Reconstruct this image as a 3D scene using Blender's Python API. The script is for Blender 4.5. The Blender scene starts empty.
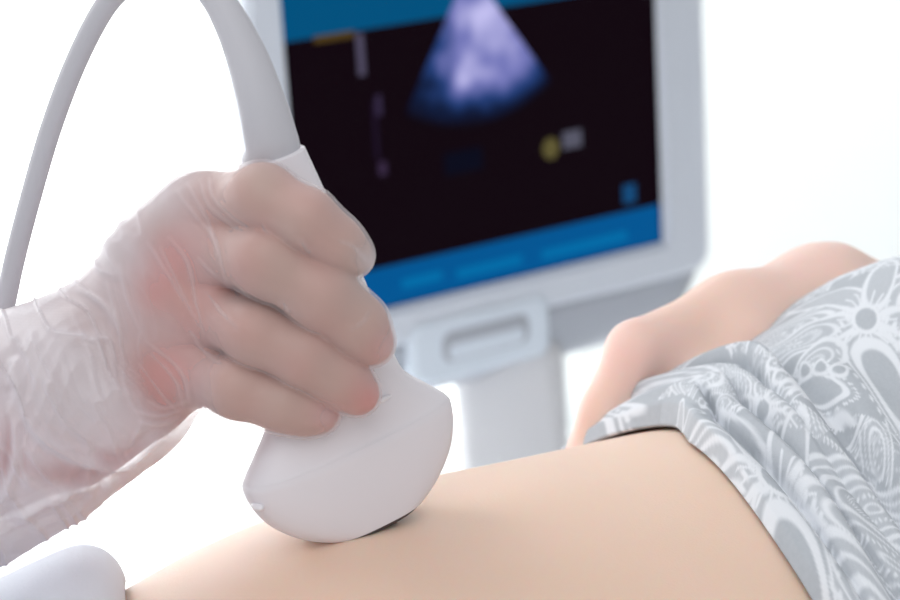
import bpy, bmesh, math, random
import numpy as np
from mathutils import Vector, Matrix
from math import sin, cos, radians, pi

scene = bpy.context.scene
C = scene.collection
rng = np.random.default_rng(7)

# ------------------------------------------------------------------ camera
F = 2125.0                                    # 85 mm on a 36 mm sensor, 900 px
AZ, PITCH, ROLL = radians(28), radians(14), radians(4)
f = np.array([sin(AZ)*cos(PITCH), cos(AZ)*cos(PITCH), -sin(PITCH)])
r0 = np.array([cos(AZ), -sin(AZ), 0.0]); u0 = np.cross(r0, f)
rt = r0*cos(ROLL) - u0*sin(ROLL); up = u0*cos(ROLL) + r0*sin(ROLL)
def ray(px, py): return f + rt*(px-450)/F + up*(300-py)/F
CAM = np.array([0, 0, .95]) - ray(345, 530)*.675
def P(px, py, d): return CAM + ray(px, py)*d
def proj(q):
    d = np.asarray(q) - CAM; z = d @ f
    return 450 + F*(d @ rt)/z, 300 - F*(d @ up)/z, z
def dirn(x, y, z):                            # direction given as right, up, away from the camera
    v = rt*x + up*y + f*z
    return v/np.linalg.norm(v)

cd = bpy.data.cameras.new('camera'); co = bpy.data.objects.new('camera', cd); C.objects.link(co)
M = Matrix(((rt[0], up[0], -f[0], CAM[0]), (rt[1], up[1], -f[1], CAM[1]), (rt[2], up[2], -f[2], CAM[2]), (0, 0, 0, 1)))
co.matrix_world = M
cd.lens = 85; cd.sensor_width = 36; cd.clip_start = .05
cd.dof.use_dof = True; cd.dof.focus_distance = .697; cd.dof.aperture_fstop = 13.5
scene.camera = co

# ------------------------------------------------------------------ helpers
def link(name, me, mat=None, parent=None, smooth=True):
    o = bpy.data.objects.new(name, me); C.objects.link(o)
    if mat: me.materials.append(mat)
    if parent: o.parent = parent
    if smooth and len(me.polygons): me.polygons.foreach_set('use_smooth', [True]*len(me.polygons))
    return o
def mesh(verts, faces):
    me = bpy.data.meshes.new('m'); me.from_pydata([tuple(v) for v in verts], [], [tuple(x) for x in faces]); me.update()
    return me
def quadmesh(V, Q):
    me = bpy.data.meshes.new('m'); nv, nq = len(V), len(Q)
    me.vertices.add(nv); me.vertices.foreach_set('co', np.ascontiguousarray(V, dtype=np.float32).ravel())
    me.loops.add(nq*4); me.loops.foreach_set('vertex_index', np.ascontiguousarray(Q, dtype=np.int32).ravel())
    me.polygons.add(nq); me.polygons.foreach_set('loop_start', np.arange(0, nq*4, 4, dtype=np.int32))
    me.update(calc_edges=True); me.validate()
    return me
def thing(o, label, cat, group=None):
    o['label'] = label; o['category'] = cat
    if group: o['group'] = group
    return o
def empty(name, loc):
    o = bpy.data.objects.new(name, None); C.objects.link(o); o.location = loc; o.empty_display_size = .05
    return o
def struct(o): o['kind'] = 'structure'; return o
def child_local(o, parent):
    o.parent = parent; return o
def box(x0, x1, y0, y1, z0, z1, bev=0.0, seg=3):
    bm = bmesh.new(); bmesh.ops.create_cube(bm, size=1)
    for v in bm.verts: v.co = Vector(((x0+x1)/2+v.co.x*(x1-x0), (y0+y1)/2+v.co.y*(y1-y0), (z0+z1)/2+v.co.z*(z1-z0)))
    if bev: bmesh.ops.bevel(bm, geom=list(bm.edges), offset=bev, segments=seg, profile=.5, affect='EDGES')
    me = bpy.data.meshes.new('m'); bm.to_mesh(me); bm.free(); return me
def catmull(pts, n):
    pts = np.asarray(pts, float); out = []
    Pp = np.vstack([2*pts[0]-pts[1], pts, 2*pts[-1]-pts[-2]])
    for i in range(1, len(Pp)-2):
        for t in np.linspace(0, 1, n, endpoint=False):
            a, b, c, d = Pp[i-1], Pp[i], Pp[i+1], Pp[i+2]
            out.append(.5*((2*b)+(-a+c)*t+(2*a-5*b+4*c-d)*t*t+(-a+3*b-3*c+d)*t**3))
    out.append(pts[-1]); return np.array(out)
def tube(path, radii, seg=28, caps=True):
    path = np.asarray(path); n = len(path); V = []; Q = []
    T = np.gradient(path, axis=0); T /= np.linalg.norm(T, axis=1)[:, None]
    nrm = np.cross(T[0], [0.3, 0.9, 0.1]); nrm /= np.linalg.norm(nrm)
    for i in range(n):
        nrm = nrm - T[i]*(nrm @ T[i]); nrm /= np.linalg.norm(nrm); b = np.cross(T[i], nrm)
        for k in range(seg):
            a = 2*pi*k/seg; V.append(path[i]+radii[i]*(cos(a)*nrm+sin(a)*b))
    for i in range(n-1):
        for k in range(seg):
            Q.append((i*seg+k, i*seg+(k+1) % seg, (i+1)*seg+(k+1) % seg, (i+1)*seg+k))
    if caps: Q.append(tuple(range(seg))[::-1]); Q.append(tuple((n-1)*seg+k for k in range(seg)))
    return mesh(V, Q)

# ------------------------------------------------------------------ implicit bodies
class Field:
    def __init__(s, lo, hi, h):
        s.lo = np.array(lo, float); s.h = h
        s.n = np.ceil((np.array(hi)-s.lo)/h).astype(int)+1
        s.S = np.full(s.n, 1.0, np.float32)
        s.ax = [(s.lo[i]+h*np.arange(s.n[i])).astype(np.float32) for i in range(3)]
    def sub(s, lo, hi):
        a = np.clip(np.floor((np.array(lo)-s.lo)/s.h).astype(int), 0, s.n); b = np.clip(np.ceil((np.array(hi)-s.lo)/s.h).astype(int)+1, 0, s.n)
        sl = tuple(slice(a[i], b[i]) for i in range(3))
        return sl, [s.ax[0][sl[0]][:, None, None], s.ax[1][sl[1]][None, :, None], s.ax[2][sl[2]][None, None, :]]
    def cone(s, p0, p1, ra, rb, k, S=None):
        S = s.S if S is None else S
        p0 = np.asarray(p0); p1 = np.asarray(p1); m = max(ra, rb)+2*k+.006
        sl, (X, Y, Z) = s.sub(np.minimum(p0, p1)-m, np.maximum(p0, p1)+m)
        if min(len(x.ravel()) for x in (X, Y, Z)) == 0: return
        ba = p1-p0; L = float(ba @ ba)+1e-12
        t = np.clip(((X-p0[0])*ba[0]+(Y-p0[1])*ba[1]+(Z-p0[2])*ba[2])/L, 0, 1).astype(np.float32)
        d = np.sqrt((X-p0[0]-t*ba[0])**2+(Y-p0[1]-t*ba[1])**2+(Z-p0[2]-t*ba[2])**2)-(ra+(rb-ra)*t)
        S[sl] = smin(S[sl], d.astype(np.float32), k)
    def chain(s, pts, rad, k, S=None):
        for i in range(len(pts)-1): s.cone(pts[i], pts[i+1], rad[i], rad[i+1], k, S)
def smin(a, b, k):
    h = np.clip(.5+.5*(b-a)/k, 0, 1)
    return b+(a-b)*h-k*h*(1-h)
def surface_nets(S, lo, h):
    S = S.copy()
    for ax in range(3):
        i0 = [slice(None)]*3; i0[ax] = 0; S[tuple(i0)] = np.maximum(S[tuple(i0)], h*.5)
        i0[ax] = -1; S[tuple(i0)] = np.maximum(S[tuple(i0)], h*.5)
    ins = S < 0
    cnt = np.zeros(np.array(S.shape)-1, np.int8)
    offs = [(i, j, k) for i in (0, 1) for j in (0, 1) for k in (0, 1)]
    def cut(A, o): return A[o[0]:A.shape[0]-1+o[0], o[1]:A.shape[1]-1+o[1], o[2]:A.shape[2]-1+o[2]]
    for o in offs: cnt += cut(ins, o)
    I = np.argwhere((cnt > 0) & (cnt < 8))
    idx = np.full(cnt.shape, -1, np.int64); idx[I[:, 0], I[:, 1], I[:, 2]] = np.arange(len(I))
    acc = np.zeros((len(I), 3)); num = np.zeros(len(I))
    val = {o: S[I[:, 0]+o[0], I[:, 1]+o[1], I[:, 2]+o[2]].astype(float) for o in offs}
    for o in offs:
        for ax in range(3):
            if o[ax] == 0:
                o2 = list(o); o2[ax] = 1; o2 = tuple(o2)
                a, b = val[o], val[o2]; m = (a < 0) != (b < 0)
                t = np.where(m, a/np.where(m, a-b, 1), 0)
                pt = np.tile(np.array(o, float), (len(I), 1)); pt[:, ax] = t
                acc[m] += pt[m]; num[m] += 1
    V = lo+h*(I+acc/num[:, None])
    quads = []
    for ax in range(3):
        a = [slice(0, None)]*3; b = [slice(0, None)]*3; a[ax] = slice(0, -1); b[ax] = slice(1, None)
        A, B = ins[tuple(a)], ins[tuple(b)]
        E = np.argwhere(A != B); o1, o2 = (ax+1) % 3, (ax+2) % 3
        E = E[(E[:, o1] > 0) & (E[:, o2] > 0) & (E[:, o1] < S.shape[o1]-1) & (E[:, o2] < S.shape[o2]-1)]
        sgn = A[E[:, 0], E[:, 1], E[:, 2]]
        def cell(d1, d2):
            q = E.copy(); q[:, o1] -= d1; q[:, o2] -= d2
            return idx[q[:, 0], q[:, 1], q[:, 2]]
        q = np.stack([cell(1, 1), cell(0, 1), cell(0, 0), cell(1, 0)], 1)
        q[~sgn] = q[~sgn][:, ::-1]
        quads.append(q)
    return V, np.vstack(quads)
def relax(V, Q, it, lam=.5):
    e = np.vstack([Q[:, [0, 1]], Q[:, [1, 2]], Q[:, [2, 3]], Q[:, [3, 0]]])
    n = len(V)
    for k in range(it):
        deg = np.bincount(e[:, 0], minlength=n).astype(float)
        avg = np.stack([np.bincount(e[:, 0], weights=V[e[:, 1], c], minlength=n) for c in range(3)], 1)/np.maximum(deg, 1)[:, None]
        V = V+(avg-V)*lam
    return V
def normals(V, Q):
    n = np.cross(V[Q[:, 2]]-V[Q[:, 0]], V[Q[:, 3]]-V[Q[:, 1]]); N = np.zeros_like(V)
    for k in range(4):
        for c in range(3): N[:, c] += np.bincount(Q[:, k], weights=n[:, c], minlength=len(V))
    return N/np.maximum(np.linalg.norm(N, axis=1), 1e-12)[:, None]
def vnoise(p, seed=0):                        # smooth value noise on points
    p = np.asarray(p, float); i = np.floor(p).astype(np.int64); t = p-i; t = t*t*(3-2*t); out = 0
    for dx in (0, 1):
        for dy in (0, 1):
            for dz in (0, 1):
                k = ((i[:, 0]+dx)*73856093) ^ ((i[:, 1]+dy)*19349663) ^ ((i[:, 2]+dz)*83492791) ^ (seed*2654435761)
                hsh = ((k*1103515245+12345) & 0x7fffffff); hsh = ((hsh ^ (hsh >> 13))*1274126177) & 0x7fffffff
                w = (t[:, 0] if dx else 1-t[:, 0])*(t[:, 1] if dy else 1-t[:, 1])*(t[:, 2] if dz else 1-t[:, 2])
                out = out+w*(hsh/0x7fffffff)
    return out*2-1
def attr(me, name, val):
    a = me.attributes.new(name, 'FLOAT', 'POINT'); a.data.foreach_set('value', np.ascontiguousarray(val, dtype=np.float32))

# ------------------------------------------------------------------ materials
def mat(name, col, rough=.5, spec=.5, sss=0, sss_r=(1, .3, .15), sss_s=.004, bump=0, bscale=300, var=0, vscale=20, emit=None, es=0, coat=0):
    m = bpy.data.materials.new(name); m.use_nodes = True; nt = m.node_tree; b = nt.nodes['Principled BSDF']
    b.inputs['Base Color'].default_value = (*col, 1); b.inputs['Roughness'].default_value = rough
    b.inputs['Specular IOR Level'].default_value = spec
    if sss:
        b.inputs['Subsurface Weight'].default_value = sss; b.inputs['Subsurface Radius'].default_value = sss_r; b.inputs['Subsurface Scale'].default_value = sss_s
    if coat: b.inputs['Coat Weight'].default_value = coat; b.inputs['Coat Roughness'].default_value = .15
    tc = nt.nodes.new('ShaderNodeTexCoord')
    if bump:
        n = nt.nodes.new('ShaderNodeTexNoise'); n.inputs['Scale'].default_value = bscale; n.inputs['Detail'].default_value = 4
        nt.links.new(tc.outputs['Object'], n.inputs['Vector'])
        bp = nt.nodes.new('ShaderNodeBump'); bp.inputs['Strength'].default_value = bump; bp.inputs['Distance'].default_value = .0005
        nt.links.new(n.outputs['Fac'], bp.inputs['Height']); nt.links.new(bp.outputs['Normal'], b.inputs['Normal'])
    if var:
        n = nt.nodes.new('ShaderNodeTexNoise'); n.inputs['Scale'].default_value = vscale; n.inputs['Detail'].default_value = 3
        nt.links.new(tc.outputs['Object'], n.inputs['Vector'])
        mx = nt.nodes.new('ShaderNodeMix'); mx.data_type = 'RGBA'
        mx.inputs[6].default_value = (*[c*(1-var) for c in col], 1); mx.inputs[7].default_value = (*[min(1, c*(1+var)) for c in col], 1)
        nt.links.new(n.outputs['Fac'], mx.inputs[0]); nt.links.new(mx.outputs[2], b.inputs['Base Color'])
    if emit: b.inputs['Emission Color'].default_value = (*emit, 1); b.inputs['Emission Strength'].default_value = es
    return m
def mix_attr(m, name, colA, colB):
    nt = m.node_tree; b = nt.nodes['Principled BSDF']
    a = nt.nodes.new('ShaderNodeAttribute'); a.attribute_name = name
    mx = nt.nodes.new('ShaderNodeMix'); mx.data_type = 'RGBA'
    mx.inputs[6].default_value = (*colA, 1); mx.inputs[7].default_value = (*colB, 1)
    nt.links.new(a.outputs['Fac'], mx.inputs[0]); nt.links.new(mx.outputs[2], b.inputs['Base Color'])
    return m

m_wall = mat('wall_paint', (.86, .89, .89), .9, .2)
m_floor = mat('white_vinyl_floor', (.86, .88, .88), .5, .3, var=.03, vscale=3)
m_frame = mat('window_frame_white', (.85, .86, .87), .5)
m_probe = mat('probe_plastic', (.80, .77, .815), .42, .4, bump=.02, bscale=900, sss=.15, sss_r=(1, 1, 1), sss_s=.002)
m_boot = mat('boot_rubber', (.55, .545, .59), .55, .35, bump=.03, bscale=700)
m_lens = mat('lens_rubber', (.06, .05, .05), .4, .4)
m_skin = mat('patient_skin', (.80, .565, .44), .5, .35, sss=.5, sss_r=(1, .35, .2), sss_s=.005, bump=.22, bscale=1100)
mix_attr(m_skin, 'flush', (.82, .60, .475), (.90, .63, .57))  # far hand's pink, also paled so bright haze is in the colour
m_hskin = mat('gloved_skin', (.70, .43, .34), .5, .3, sss=.0, sss_r=(1, .35, .2), sss_s=.004)
mix_attr(m_hskin, 'flush', (.50, .355, .305), (.68, .215, .20))
m_plast = mat('monitor_plastic', (.57, .605, .675), .5, .35)
m_plast2 = mat('monitor_shaded_plastic', (.36, .38, .43), .55, .3)  # monitor plastic with underside and recess shade painted into the colour
m_panel = mat('monitor_light_plastic', (.60, .66, .74), .5, .3)
m_col = mat('column_plastic', (.56, .56, .585), .55, .3)
m_wheel = mat('wheel_rubber', (.08, .08, .09), .6)
m_shirt = mat('shirt_fabric', (.5, .52, .55), .85, .15, bump=.3, bscale=1500)
mix_attr(m_shirt, 'lace', (.42, .45, .49), (.75, .775, .82))
m_towel = mat('towel_cloth', (.80, .83, .90), .9, .1, bump=.35, bscale=700)
m_couch = mat('couch_sheet', (.83, .85, .88), .85, .15, bump=.2, bscale=300)

# translucent vinyl glove
m_glove = bpy.data.materials.new('vinyl_glove'); m_glove.use_nodes = True; nt = m_glove.node_tree
b = nt.nodes['Principled BSDF']; out = nt.nodes['Material Output']
b.inputs['Base Color'].default_value = (.86, .835, .89, 1); b.inputs['Roughness'].default_value = .28; b.inputs['Specular IOR Level'].default_value = .55
tl = nt.nodes.new('ShaderNodeBsdfTranslucent'); tl.inputs['Color'].default_value = (.92, .88, .9, 1)
ms = nt.nodes.new('ShaderNodeMixShader'); ms.inputs[0].default_value = .3
nt.links.new(b.outputs[0], ms.inputs[1]); nt.links.new(tl.outputs[0], ms.inputs[2])
tr = nt.nodes.new('ShaderNodeBsdfTransparent'); lw = nt.nodes.new('ShaderNodeLayerWeight'); lw.inputs['Blend'].default_value = .35
mr = nt.nodes.new('ShaderNodeMapRange'); mr.inputs['To Min'].default_value = .08; mr.inputs['To Max'].default_value = .5
nt.links.new(lw.outputs['Facing'], mr.inputs['Value'])
at = nt.nodes.new('ShaderNodeAttribute'); at.attribute_name = 'milky'
ad = nt.nodes.new('ShaderNodeMath'); ad.operation = 'ADD'; ad.use_clamp = True
nt.links.new(mr.outputs[0], ad.inputs[0]); nt.links.new(at.outputs['Fac'], ad.inputs[1])
mm = nt.nodes.new('ShaderNodeMixShader')
nt.links.new(ad.outputs[0], mm.inputs[0]); nt.links.new(tr.outputs[0], mm.inputs[1]); nt.links.new(ms.outputs[0], mm.inputs[2]); nt.links.new(mm.outputs[0], out.inputs['Surface'])
tc = nt.nodes.new('ShaderNodeTexCoord'); nz = nt.nodes.new('ShaderNodeTexNoise'); nz.inputs['Scale'].default_value = 130; nz.inputs['Detail'].default_value = 3; nz.inputs['Distortion'].default_value = 1.2
bp = nt.nodes.new('ShaderNodeBump'); bp.inputs['Strength'].default_value = .25; bp.inputs['Distance'].default_value = .001
nt.links.new(tc.outputs['Object'], nz.inputs['Vector']); nt.links.new(nz.outputs['Fac'], bp.inputs['Height']); nt.links.new(bp.outputs['Normal'], b.inputs['Normal'])

# ------------------------------------------------------------------ ROOM
YW = 2.5
fl = struct(link('floor', box(-3.5, 5.5, -3, YW, -.1, 0), m_floor, smooth=False))
WX0, WX1, WZ0, WZ1 = -1.9, 1.62, .02, 2.5                       # the tall window
def wall_mesh():
    xs = [-3.5, WX0, WX1, 5.5]; zs = [0, WZ0, WZ1, 2.9]; V = []; Q = []
    for y in (YW, YW+.2):
        for z in zs:
            for x in xs: V.append((x, y, z))
    for j in range(3):
        for i in range(3):
            if i == 1 and j == 1: continue
            a = j*4+i; Q.append((a, a+1, a+5, a+4)); Q.append((16+a, 16+a+4, 16+a+5, 16+a+1))
    for (a, b_) in ((5, 6), (6, 10), (10, 9), (9, 5)): Q.append((a, b_, b_+16, a+16))
    for (a, b_) in ((0, 3), (3, 15), (15, 12), (12, 0)): Q.append((b_, a, a+16, b_+16))
    return mesh(V, Q)
struct(link('wall_back', wall_mesh(), m_wall, smooth=False))
win = struct(empty('window_1', (0, 0, 0)))
def frame_mesh():
    bm = bmesh.new()
    for (x0, x1, z0, z1) in ((WX0, WX0+.05, WZ0, WZ1), (WX1-.05, WX1, WZ0, WZ1), (WX0+.05, WX1-.05, WZ0, WZ0+.05), (WX0+.05, WX1-.05, WZ1-.05, WZ1)):
        t = box(x0, x1, YW+.04, YW+.12, z0, z1); bm.from_mesh(t)
    me = bpy.data.meshes.new('m'); bm.to_mesh(me); bm.free(); return me
link('window_frame', frame_mesh(), m_frame, win, smooth=False)
m_pane = mat('daylit_frosted_pane', (.9, .92, .93), .6, emit=(.97, 1.0, 1.0), es=1.15)
link('pane', box(WX0+.05, WX1-.05, YW+.07, YW+.085, WZ0+.05, WZ1-.05), m_pane, win, smooth=False)

# ------------------------------------------------------------------ ULTRASOUND MACHINE
um = empty('ultrasound_machine', (.646, 1.12, 0))
thing(um, 'ultrasound machine with a tilted grey monitor showing a blue-violet fan scan on black', 'ultrasound machine')
SW, SH = .388, .301
Mm = Matrix.Translation((.646, 1.0486, .8791)) @ Matrix.Rotation(radians(3.9), 4, 'Z') @ Matrix.Rotation(radians(2.44), 4, 'X') @ Matrix.Rotation(radians(-1.0), 4, 'Y')
inv = Matrix.Translation(um.location).inverted()
def mpart(name, me, m, parent=um, smooth=True):
    me.transform((inv @ Mm) if True else Mm)
    return link(name, me, m, parent, smooth)
def rrect(w, h, r, n=8):
    pts = []
    for cx, cy, a0 in ((w/2-r, h/2-r, 0), (-w/2+r, h/2-r, 90), (-w/2+r, -h/2+r, 180), (w/2-r, -h/2+r, 270)):
        for k in range(n+1):
            a = radians(a0+90*k/n); pts.append((cx+r*cos(a), cy+r*sin(a)))
    return pts
def slab_loft(levels):                       # levels: (y, list of (x, z)) front to back, same count
    V = []; Q = []; n = len(levels[0][1])
    for y, pts in levels:
        for x, z in pts: V.append((x, y, z))
    for i in range(len(levels)-1):
        for k in range(n): Q.append((i*n+k, (i+1)*n+k, (i+1)*n+(k+1) % n, i*n+(k+1) % n))
    Q.append(tuple(range(n))); Q.append(tuple((len(levels)-1)*n+k for k in range(n))[::-1])
    return mesh(V, Q)
BL_, BR_, BT_, BB_ = .036, .054, .045, .036
ow, oh = SW+BL_+BR_, SH+BT_+BB_; ocx, ocz = (BR_-BL_)/2, (BT_-BB_)/2
def shift(pts, dx, dz): return [(x+dx, z+dz) for x, z in pts]
def ring_frame():                            # bezel: outer rounded rectangle with the screen opening
    n = 8; o = [shift(rrect(ow-.012, oh-.012, .018, n), ocx, ocz), shift(rrect(ow, oh, .022, n), ocx, ocz), shift(rrect(ow, oh, .022, n), ocx, ocz)]
    i = [rrect(SW+.010, SH+.010, .004, n), rrect(SW, SH, .002, n)]
    V = []; Q = []; L = []
    for y, pts in ((-.004, i[1]), (-.012, i[0]), (-.012, o[0]), (-.006, o[1]), (.03, o[2])):
        L.append(len(V)); V += [(x, y, z) for x, z in pts]
    k_ = len(o[0])
    for a in range(4):
        for k in range(k_): Q.append((L[a]+k, L[a]+(k+1) % k_, L[a+1]+(k+1) % k_, L[a+1]+k))
    return mesh(V, Q)
mpart('bezel', ring_frame(), m_plast, smooth=False)
mpart('back_shell', slab_loft([(.028, shift(rrect(ow-.002, oh-.002, .022), ocx, ocz)), (.06, shift(rrect(ow-.05, oh-.05, .04), ocx, ocz)), (.085, shift(rrect(ow-.16, oh-.14, .04), ocx, ocz))]), m_plast)
# chin under the bezel: curves back and down
def chin_mesh(w0, w1, prof, dx=0):
    V = []; Q = []; n = len(prof); m_ = 12
    for i, (y, z) in enumerate(prof):
        w = w0+(w1-w0)*i/(n-1)
        for k in range(m_+1):
            x = -w/2+w*k/m_; c = abs(2*k/m_-1)**4
            V.append((x+dx, y+.012*c, z))
    for i in range(n-1):
        for k in range(m_): a = i*(m_+1)+k; Q.append((a, a+1, a+m_+2, a+m_+1))
    b0 = len(V)
    for (y, z) in prof:
        for k in range(m_+1):
            x = -w0/2+w0*k/m_; V.append((x*.97+dx, .06, z+.002))
    for i in range(n-1):
        for k in range(m_): a = b0+i*(m_+1)+k; Q.append((a, a+m_+1, a+m_+2, a+1))
    for k in range(m_):
        a = (n-1)*(m_+1)+k; Q.append((a, a+1, a+1+b0, a+b0)); Q.append((k, k+b0, k+1+b0, k+1))
    for i in range(n-1):
        a = i*(m_+1); Q.append((a, a+m_+1, a+m_+1+b0, a+b0)); a += m_; Q.append((a, a+b0, a+m_+1+b0, a+m_+1))
    bm = bmesh.new(); me = mesh(V, Q); bm.from_mesh(me); bmesh.ops.recalc_face_normals(bm, faces=bm.faces); bm.to_mesh(me); bm.free()
    return me
zb = -SH/2-BB_
mpart('chin', chin_mesh(ow-.004, ow-.05, [(-.008, zb+.004), (-.006, zb-.008), (.0, zb-.026), (.010, zb-.046), (.03, zb-.064)], ocx), m_plast2)
def on_screen(px, py):                       # photo position -> place on the screen plane
    A = np.array(Mm.to_3x3()); o = np.array(Mm.translation); n = A[:, 1]
    d = ray(px, py); t = ((o-CAM) @ n)/(d @ n); q = A.T @ (CAM+d*t-o); return q[0], q[2]
# handle panel with a recessed grip
hx, hz = on_screen(473, 337)
pan = mpart('handle_panel', slab_loft([(-.013, shift(rrect(.150, .058, .012), hx, hz)), (-.016, shift(rrect(.140, .050, .012), hx, hz)), ]), m_panel, smooth=False)
mpart('grip_recess', slab_loft([(-.0172, shift(rrect(.092, .026, .010), hx+.004, hz+.002)), (-.0155, shift(rrect(.096, .030, .010), hx+.004, hz+.002))]), m_plast2, pan, smooth=False)
mpart('grip_bar', slab_loft([(-.0185, shift(rrect(.078, .012, .006), hx+.004, hz-.003)), (-.017, shift(rrect(.082, .015, .006), hx+.004, hz-.003))]), m_panel, pan, smooth=False)
bm = bmesh.new(); bm.from_mesh(box(hx-.075, hx+.075, -.0135, .012, hz-.028, hz+.026, .006)); me = bpy.data.meshes.new('m'); bm.to_mesh(me); bm.free()
mpart('handle_block', me, m_panel, pan)
# screen and what is lit on it
def emis(name, col, s=1.0):
    m = bpy.data.materials.new(name); m.use_nodes = True; b = m.node_tree.nodes['Principled BSDF']
    b.inputs['Base Color'].default_value = (.0, .0, .0, 1); b.inputs['Roughness'].default_value = .45; b.inputs['Specular IOR Level'].default_value = .03
    b.inputs['Emission Color'].default_value = (*col, 1); b.inputs['Emission Strength'].default_value = s
    return m
def flatpoly(pts, y=-.0025, t=.0004):
    n = len(pts); V = [(x, y, z) for x, z in pts]+[(x, y+t, z) for x, z in pts]
    Q = [tuple(range(n)), tuple(range(n, 2*n))[::-1]]+[(k, n+k, n+(k+1) % n, (k+1) % n) for k in range(n)]
    bm = bmesh.new(); me = mesh(V, Q); bm.from_mesh(me); bmesh.ops.recalc_face_normals(bm, faces=bm.faces); bm.to_mesh(me); bm.free()
    return me
def flatrect(x0, x1, z0, z1, y=-.0025): return flatpoly([(x0, z0), (x1, z0), (x1, z1), (x0, z1)], y)
scr = mpart('screen', box(-SW/2-.004, SW/2+.004, -.0018, .01, -SH/2-.004, SH/2+.004), emis('screen_black', (.0045, .0012, .0035)), smooth=False)
blue = emis('title_blue', (.0, .075, .19)); blue2 = emis('bar_blue', (.0, .085, .27)); blue3 = emis('bar_light_blue', (.0, .14, .36))
_, zt_ = on_screen(290, 41)
mpart('title_bar', flatrect(-SW/2+.001, SW/2-.001, zt_, SH/2-.001), blue, scr, False)
_, za = on_screen(661, 203)
mpart('toolbar', flatrect(-SW/2+.001, SW/2-.001, -SH/2+.001, za), blue2, scr, False)
for px0, px1, py0, dy in ((400, 440, 272, 12), (455, 520, 262, 14), (540, 625, 243, 12)):
    a = on_screen(px0, py0+8); b2 = on_screen(px1, py0-(px1-px0)*.22+8)
    mpart('toolbar_button', flatrect(a[0], b2[0], a[1]-.008, a[1]+.001, -.0030), blue3, scr, False)
a = on_screen(312, 38); b2 = on_screen(352, 30)
mpart('status_text_line', flatrect(a[0], b2[0], a[1]-.0045, a[1]+.0015, -.003), emis('amber_text', (.075, .045, .010)), scr, False)
a = on_screen(358, 33); mpart('grey_scale_bar', flatrect(a[0]-.004, a[0]+.003, a[1]-.036, a[1], -.003), emis('grey_violet', (.075, .065, .11)), scr, False)
for px_, py_, w_, h_, c_ in ((377, 105, .003, .018, (.03, .02, .05)), (381, 168, .004, .012, (.035, .02, .05)), (374, 130, .002, .05, (.012, .006, .02))):
    a = on_screen(px_, py_); mpart('depth_scale_mark', flatrect(a[0]-w_, a[0]+w_, a[1]-h_/2, a[1]+h_/2, -.003), emis('scale_violet', c_), scr, False)
a = on_screen(549, 148); mpart('measurement_mark', flatpoly([(a[0]+.009*cos(k), a[1]+.010*sin(k)) for k in np.linspace(0, 2*pi, 14, endpoint=False)], -.003), emis('yellow_text', (.10, .085, .03)), scr, False)
a = on_screen(570, 141); mpart('measurement_mark', flatrect(a[0]-.010, a[0]+.011, a[1]-.006, a[1]+.010, -.003), emis('grey_text', (.085, .085, .12)), scr, False)
a = on_screen(628, 192); mpart('toolbar_icon', flatrect(a[0]-.008, a[0]+.007, a[1]-.010, a[1]+.008, -.003), emis('icon_blue', (.006, .06, .17)), scr, False)
a = on_screen(462, 163); mpart('faint_echo', flatrect(a[0]-.02, a[0]+.02, a[1]-.008, a[1]+.012, -.003), emis('faint_navy', (.002, .0025, .010)), scr, False)
# fan image: a dense sector whose brightness is the echo picture itself
ax_, az_ = on_screen(467, -34)
Rr = SH*.475
V = []; val = []; Q = []; nu, nv = 90, 120
tipL = on_screen(411, 96); tipR = on_screen(551, 84)
aL = math.atan2(tipL[0]-ax_, az_-tipL[1]); aR = math.atan2(tipR[0]-ax_, az_-tipR[1])
for i in range(nv+1):
    rr = .012+(Rr-.012)*i/nv
    for j in range(nu+1):
        an = aL+(aR-aL)*j/nu; V.append((ax_+rr*sin(an), -.003, az_-rr*cos(an)))
for i in range(nv):
    for j in range(nu): a = i*(nu+1)+j; Q.append((a, a+nu+1, a+nu+2, a+1))
V = np.array(V)
px_, py_, _ = proj(np.array([Mm @ Vector(v) for v in V]))
def blob(cx, cy, sx, sy, ang=0):
    c, s = cos(radians(ang)), sin(radians(ang)); x = px_-cx; y = py_-cy
    return np.exp(-((x*c+y*s)/sx)**2-((-x*s+y*c)/sy)**2)
rad = np.hypot(V[:, 0]-ax_, V[:, 2]-az_)/Rr
nz_ = vnoise(np.stack([px_/26, py_/20, 0*px_], 1), 3)*.5+vnoise(np.stack([px_/9, py_/12, 0*px_], 1), 5)*.35
e = .45+.36*blob(482, 50, 36, 50, 12)+.30*blob(463, 78, 9, 28, 12)+.22*blob(475, 10, 34, 18)+.30*blob(522, 88, 22, 26, 30)-.22*blob(428, 82, 22, 40)-.14*blob(440, 40, 12, 26)+.28*nz_
e = e*(1-np.clip((rad-.62)/.36, 0, 1)**1.5)
me = quadmesh(V, np.array(Q)); attr(me, 'echo', np.clip(e, 0, 1.2))
me.flip_normals()
m_fan = emis('echo_picture', (1, 1, 1)); nt = m_fan.node_tree; b = nt.nodes['Principled BSDF']
a = nt.nodes.new('ShaderNodeAttribute'); a.attribute_name = 'echo'; cr = nt.nodes.new('ShaderNodeValToRGB'); el = cr.color_ramp.elements
el[0].position = 0; el[0].color = (.004, .0015, .004, 1); el[1].position = 1; el[1].color = (.52, .50, .82, 1)
for ps, cc in ((.14, (.004, .01, .04, 1)), (.34, (.018, .05, .19, 1)), (.62, (.17, .18, .46, 1))):
    x = el.new(ps); x.color = cc
nt.links.new(a.outputs['Fac'], cr.inputs[0]); nt.links.new(cr.outputs[0], b.inputs['Emission Color'])
mpart('echo_image', me, m_fan, scr, False)
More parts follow.
